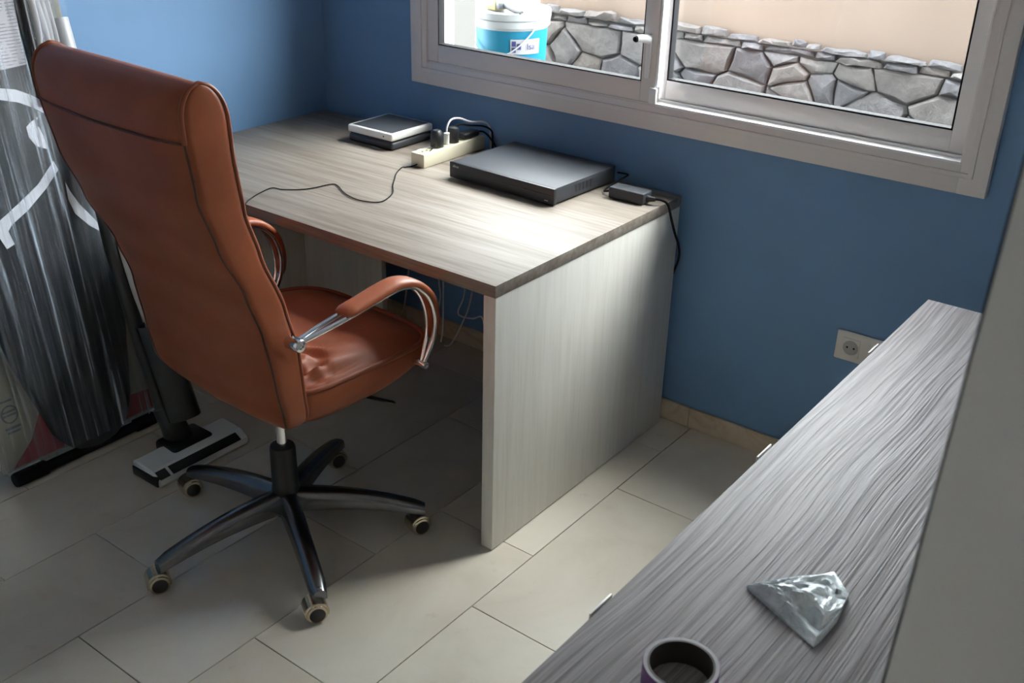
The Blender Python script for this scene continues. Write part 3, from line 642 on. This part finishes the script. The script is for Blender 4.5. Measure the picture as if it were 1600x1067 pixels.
# cables hanging under the desk
CB = [(0.0, [(.45, .7185), (.42, .4), (.383, .15), (.357, .05), (.30, .004)], 'white cable hanging under the desk, farthest from the side panel'),
      (0.014, [(.50, .7185), (.52, .4), (.529, .228), (.534, .155), (.50, .06), (.44, .004)], 'white cable under the desk bending towards the wall corner'),
      (-0.014, [(.575, .7185), (.576, .4), (.574, .2), (.57, .065), (.56, .004)], 'straight white cable in the middle of the five under the desk'),
      (0.022, [(.66, .7185), (.655, .4), (.642, .211), (.612, .128), (.63, .112), (.68, .12), (.72, .136), (.74, .08), (.77, .004)], 'white cable making a sideways kink under the desk'),
      (-0.028, [(.735, .7185), (.728, .4), (.711, .219), (.668, .108), (.62, .02), (.59, .004)], 'white cable under the desk, nearest the side panel')]
for y, pts, lab in CB:
    tag(tubeobj('hanging_cable', [(x, y-0.004, z) for x, z in pts], 0.003, 'cable_white', None, 7, 7), lab, 'cable', 'white cables under the desk')

# wall socket
sk = thing('wall_socket', 'white double wall socket plate low on the blue wall', 'socket', (2.03, WY, 0.428))
bm = E(); add_box(bm, (-0.068, -0.010, -0.043), (0.085, 0.0, 0.043), 0.004, 3); pl_ = obj('cover_plate', bm, 'socket_plastic', sk)
for x in (-0.024, 0.047):
    bm = E(); add_box(bm, (x-0.0245, -0.0125, -0.0265), (x+0.0245, -0.0095, 0.0265), 0.001); ins = obj('insert', bm, 'socket_plastic', sk)
    bm = E(); lathe(bm, [(0.0215, -0.0130), (0.0205, -0.0130), (0.0200, -0.0122), (0.0, -0.0122), (0.0, -0.012), (0.0215, -0.012)], 26, 'y', (x, 0, 0)); obj('socket_well', bm, 'vacuum_grey', ins)
    bm = E()
    for dx in (-0.0095, 0.0095): lathe(bm, [(0, -0.0131), (0.003, -0.0131), (0.003, -0.0122), (0, -0.0122)], 10, 'y', (x+dx, 0, 0))
    obj('pin_hole', bm, 'black_rubber', ins)

# ------------------------------------------------------------------ on the sideboard: pouch and tape roll
po = thing('pouch', 'crumpled silver plastic pouch lying on the sideboard', 'pouch', (2.465, -1.445, 0.75))
A_, B_, C_, D_, Ee = Vector((-0.072, -0.020, 0.004)), Vector((0.010, 0.090, 0.004)), Vector((0.048, 0.050, 0.006)), Vector((0.052, -0.075, 0.003)), Vector((0.055, -0.008, 0.010))
rnd = random.Random(5)
bm = E(); N = 26; grid = []
for i in range(N+1):
    row = []
    for j in range(N+1):
        u, v_ = i/N, j/N
        top_ = A_.lerp(B_.lerp(C_, max(0, u-0.72)/0.28) if u > 0.72 else A_.lerp(B_, u/0.72), 1.0)
        bot_ = A_.lerp(D_, min(1, u/0.86)) if u < 0.86 else D_.lerp(Ee, (u-0.86)/0.14)
        p = bot_.lerp(top_, v_); e = min(1, 4*min(u, 1-u+0.08, v_+0.02, 1-v_+0.02))
        ridge = 0.013*math.exp(-((v_-0.34)/0.22)**2)*math.sin(PI*min(1, u*0.9+0.05))+0.003*math.sin(26*v_+7*u)*math.sin(PI*u)
        dip = -0.014*math.exp(-((v_-0.22)/0.08)**2)*math.exp(-((u-0.72)/0.2)**2)
        p = p+Vector((0, 0, e*0.010+ridge+dip+rnd.uniform(-.0022, .0022)*e)); p.z = max(p.z, 0.0025); row.append(bm.verts.new(p))
    grid.append(row)
low = [[bm.verts.new((v.co.x, v.co.y, 0.0006)) for v in r] for r in grid]
for i in range(N):
    for j in range(N):
        bm.faces.new((grid[i][j], grid[i+1][j], grid[i+1][j+1], grid[i][j+1])); bm.faces.new((low[i][j], low[i][j+1], low[i+1][j+1], low[i+1][j]))
for i in range(N):
    bm.faces.new((grid[i][0], low[i][0], low[i+1][0], grid[i+1][0])); bm.faces.new((grid[i][N], grid[i+1][N], low[i+1][N], low[i][N]))
    bm.faces.new((grid[0][i], grid[0][i+1], low[0][i+1], low[0][i])); bm.faces.new((grid[N][i], low[N][i], low[N][i+1], grid[N][i+1]))
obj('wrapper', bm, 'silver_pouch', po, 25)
tp = thing('tape_roll', 'purple roll of tape lying on the front of the sideboard', 'tape', (2.411, -1.687, 0.75))
bm = E(); rs_ = [[Vector((r*math.cos(2*PI*j/48), r*math.sin(2*PI*j/48), z)) for j in range(48)] for r, z in ((0.0415, 0.0005), (0.047, 0.0005), (0.0475, 0.001), (0.0475, 0.034), (0.047, 0.0345), (0.0415, 0.0345))]
loft_closed(bm, rs_); obj('tape_winding', bm, 'tape_purple', tp)
bm = E(); rs_ = [[Vector((r*math.cos(2*PI*j/48), r*math.sin(2*PI*j/48), z)) for j in range(48)] for r, z in ((0.0390, 0.0003), (0.0417, 0.0003), (0.0417, 0.0352), (0.0390, 0.0352))]
loft_closed(bm, rs_); obj('cardboard_core', bm, 'tape_core', tp)
bm = E(); rs_ = [[Vector((r*math.cos(2*PI*j/48), r*math.sin(2*PI*j/48), z)) for j in range(48)] for r, z in ((0.0420, 0.0344), (0.0470, 0.0344), (0.0468, 0.0350), (0.0420, 0.0350))]
loft_closed(bm, rs_); obj('winding_side', bm, 'tape_side', tp)

# ------------------------------------------------------------------ ironing board leaning on the side wall
ib = thing('ironing_board', 'film wrapped ironing board with black cover leaning on the blue wall', 'ironing board', (0.272, -1.20, 0.012), 0.0)
lean = math.atan(0.14)
LM = Matrix.Rotation(-lean, 4, 'Y')                    # local x out of the board, z up along it
def bd(y, z, x=0.0): return LM @ Vector((x, y+1.20, z*math.sqrt(1+0.14**2)))
out = []
for i in range(15):
    a = PI+PI*i/14; out.append((-1.205+0.135*math.cos(a)*1.0, 0.155+0.150*math.sin(a)))
left = [(-1.345, 0.16), (-1.385, 0.30), (-1.43, 0.55), (-1.44, 0.9), (-1.44, 1.38)]; right = [(-1.062, 1.38), (-1.045, 0.9), (-1.020, 0.55), (-1.030, 0.35), (-1.065, 0.17)]
poly = out[::1]
poly = [(-1.345, 0.16)] + [p for p in out if p[1] < 0.15] + [(-1.065, 0.17), (-1.035, 0.35), (-1.020, 0.55), (-1.045, 0.9), (-1.062, 1.38), (-1.44, 1.38), (-1.44, 0.9), (-1.43, 0.55), (-1.385, 0.30)]
bm = E(); rg = []
cyb, czb = -1.22, 0.7
for x, k in ((-0.030, 0.975), (-0.027, 1.0), (-0.010, 1.0), (-0.003, 0.985), (0.0, 0.95)):
    rg.append([bd(cyb+(y-cyb)*k, czb+(z-czb)*(k if z < 0.3 else 1), x) for y, z in poly])
loft(bm, rg); cover = obj('cover', bm, 'board_cover', ib, 50)
ST = [[(-1.326, .717), (-1.264, .748), (-1.199, .784), (-1.14, .835), (-1.132, .809), (-1.181, .767), (-1.243, .725), (-1.296, .699), (-1.31, .685), (-1.303, .648), (-1.326, .641), (-1.338, .676)],
      [(-1.30, 1.03), (-1.235, 1.043), (-1.194, 1.033), (-1.155, 1.012), (-1.12, 0.985), (-1.125, 0.955), (-1.157, .979), (-1.195, 1.0), (-1.243, 1.015), (-1.30, 1.005)],
      [(-1.153, .954), (-1.177, .945), (-1.191, .935), (-1.191, .908), (-1.176, .882), (-1.147, .868), (-1.149, .899), (-1.156, .928), (-1.165, .936)],
      [(-1.121, .772), (-1.114, .746), (-1.096, .705), (-1.06, .65), (-1.039, .603), (-1.083, .641), (-1.115, .683), (-1.124, .725)]]
for s in ST:
    bm = E(); loft(bm, [[bd(y, z, 0.0002) for y, z in s], [bd(y, z, 0.0012) for y, z in s]]); obj('cover_print', bm, 'cover_print', cover, 0)
bm = E(); loft(bm, [[bd(y, z, 0.001) for y, z in ((-1.44, 1.070), (-1.150, 1.090), (-1.135, 1.38), (-1.44, 1.38))], [bd(y, z, 0.003) for y, z in ((-1.44, 1.070), (-1.150, 1.090), (-1.135, 1.38), (-1.44, 1.38))]]); obj('leaflet', bm, 'leaflet', ib, 0)
# printed sleeve behind the board with red band and round mark
pq = [(-1.485, 0.035), (-0.990, 0.035), (-0.985, 0.45), (-1.00, 1.34), (-1.47, 1.34), (-1.475, 0.45)]
bm = E(); loft(bm, [[bd(y, z, -0.042) for y, z in pq], [bd(y, z, -0.032) for y, z in pq]]); sv = obj('sleeve', bm, 'sleeve_paper', ib, 30)
for s in ([(-1.455, 0.04), (-1.30, 0.04), (-1.30, 0.20), (-1.34, 0.175), (-1.385, 0.10)], [(-1.13, 0.04), (-0.992, 0.04), (-0.991, 0.10), (-1.10, 0.11)]):
    bm = E(); loft(bm, [[bd(y, z, -0.0318) for y, z in s], [bd(y, z, -0.0308) for y, z in s]]); obj('sleeve_band', bm, 'sleeve_red', sv, 0)
bm = E(); cy, cz = -1.425, 0.195
R_ = [[bd(cy+r*math.cos(2*PI*j/24), cz+1.1*r*math.sin(2*PI*j/24), x) for j in range(24)] for r, x in ((0.020, -0.0312), (0.0245, -0.0312), (0.0245, -0.0318), (0.020, -0.0318))]
loft_closed(bm, R_)
for z0, z1, w in ((0.190, 0.196, 0.022), (0.201, 0.207, 0.018), (0.152, 0.160, 0.022), (0.140, 0.147, 0.018), (0.232, 0.238, 0.016)):
    loft(bm, [[bd(cy-w, z0, x), bd(cy+w, z0, x), bd(cy+w, z1, x), bd(cy-w, z1, x)] for x in (-0.0318, -0.0308)])
obj('sleeve_mark', bm, 'sleeve_ink', sv, 0)
bm = E(); tube(bm, [(-0.022, -0.25, 0.008), (-0.022, 0.17, 0.008)], 0.015, 12); lathe(bm, [(0, -0.270), (0.019, -0.268), (0.0215, -0.260), (0.0215, -0.175), (0.018, -0.170), (0, -0.170)], 16, 'y', (-0.020, 0, 0.010)); lathe(bm, [(0, 0.12), (0.0205, 0.122), (0.0205, 0.185), (0.018, 0.19), (0, 0.19)], 16, 'y', (-0.020, 0, 0.010)); obj('foot_bar', bm, 'black_rubber', ib)
# wrapping film: pleated thin sheet around the front
bm = E(); front = []; NY, NZ = 90, 26
fy0, fy1 = -1.50, -0.985
for j in range(NZ+1):
    z = 0.045+1.32*j/NZ; row = []
    for i in range(NY+1):
        y = fy0+(fy1-fy0)*i/NY; yy = (y+0.02*math.sin(z*2.2+y*6))
        x = 0.010+0.0032*math.sin(yy*95+3*math.sin(z*1.3))+0.0024*math.sin(yy*210+2.1*z)
        edge = max(0.0, (y+1.03)/0.045, (-1.40-y)/0.10); x -= 0.030*min(1, edge)**1.5
        low_ = max(0, (0.20-z)/0.16); x -= 0.0*low_
        row.append(bm.verts.new(bd(y, z, x)))
    front.append(row)
for j in range(NZ):
    for i in range(NY): bm.faces.new((front[j][i], front[j][i+1], front[j+1][i+1], front[j+1][i]))
obj('wrapping_film', bm, 'clear_film', ib, 180)
rnd = random.Random(11)
for q in range(4):                                      # gathered folds of film beside the leaflet
    y = -1.112+0.020*q; w = rnd.uniform(0.008, 0.012); zl = 1.02+rnd.uniform(0, 0.10)
    pts = [bd(y+0.010*math.sin(3*t+q), zl+(1.36-zl)*t, 0.014+0.004*math.sin(5*t+q*2)) for t in [i/10 for i in range(11)]]
    bm = E(); tube(bm, pts, lambda t, w=w: w*(0.25+0.75*min(1, t*3)), 8, 0, flat=0.35); obj('film_fold', bm, 'film_fold', ib, 60)
bm = E(); tube(bm, [bd(-1.128, 0.98, 0.012), bd(-1.122, 1.36, 0.012)], 0.009, 10); obj('support_tube', bm, 'dark_tube', ib)

# ------------------------------------------------------------------ stick vacuum cleaner
vc = thing('vacuum_cleaner', 'black and white stick vacuum cleaner standing behind the chair', 'vacuum cleaner', (0.50, -1.06, 0.0), 0.0)
hd = E()
prof = [(-0.055, 0.004), (0.062, 0.004), (0.066, 0.012), (0.064, 0.026), (0.030, 0.046), (-0.045, 0.052), (-0.058, 0.045), (-0.060, 0.012)]
rs_ = []
for y, k in ((-0.162, 0.90), (-0.157, 1.0), (0.150, 1.0), (0.157, 0.90)):
    rs_.append([Vector((x*k+0.004, y, max(0.004, z*(k if z > 0.02 else 1)))) for x, z in prof])
loft(hd, rs_); head = obj('floor_head', hd, 'vacuum_white', vc, 25)
bm = E()
for y0, y1 in ((-0.112, 0.128), (-0.155, -0.122)):
    r4 = [Vector((x, y, z)) for y in (y0, y1) for x, z in ((0.0672, 0.0293), (0.0672, 0.026), (0.042, 0.0385), (0.0425, 0.0425))]
    loft(bm, [r4[:4], r4[4:]])
obj('brush_window', bm, 'dark_tube', head, 20)
bm = E(); add_box(bm, (-0.05, -0.1665, 0.005), (0.064, -0.1480, 0.034), 0.003); obj('end_bumper', bm, 'dark_tube', head)
bm = E(); add_box(bm, (-0.085, -0.065, 0.020), (0.012, 0.075, 0.058), 0.012, 3); tube(bm, [(-0.055, 0.0, 0.045), (-0.064, -0.010, 0.10), (-0.085, -0.018, 0.15)], lambda t: 0.042-0.010*t, 16, 5); obj('swivel_neck', bm, 'dark_tube', vc)
bm = E(); tube(bm, [(-0.08, -0.024, 0.13), (-0.228, -0.018, 0.60), (-0.376, 0.030, 1.09)], 0.021, 14); obj('wand', bm, 'dark_tube', vc)
bm = E(); tube(bm, [(-0.032, 0.012, 0.118), (-0.034, 0.012, 0.124), (-0.042, 0.011, 0.15), (-0.07, 0.009, 0.24), (-0.118, 0.006, 0.40)], lambda t: 0.020+0.029*min(1, t*14)**0.5, 20, 4); obj('dust_cup', bm, 'smoked_plastic', vc)
bm = E(); tube(bm, [(-0.115, 0.030, 0.36), (-0.150, 0.026, 0.44), (-0.195, 0.024, 0.56), (-0.222, 0.022, 0.64)], lambda t: 0.022+0.014*math.sin(PI*(0.1+0.8*t)), 18, 4); obj('body', bm, 'vacuum_white', vc)
bm = E(); tube(bm, [(-0.362, 0.030, 1.06), (-0.405, 0.036, 1.20)], 0.026, 18); obj('handle_grip', bm, 'vacuum_grey', vc)
bm = E(); tube(bm, [(-0.359, 0.030, 1.050), (-0.362, 0.030, 1.061)], 0.028, 18); obj('grip_ring', bm, 'dark_tube', vc)
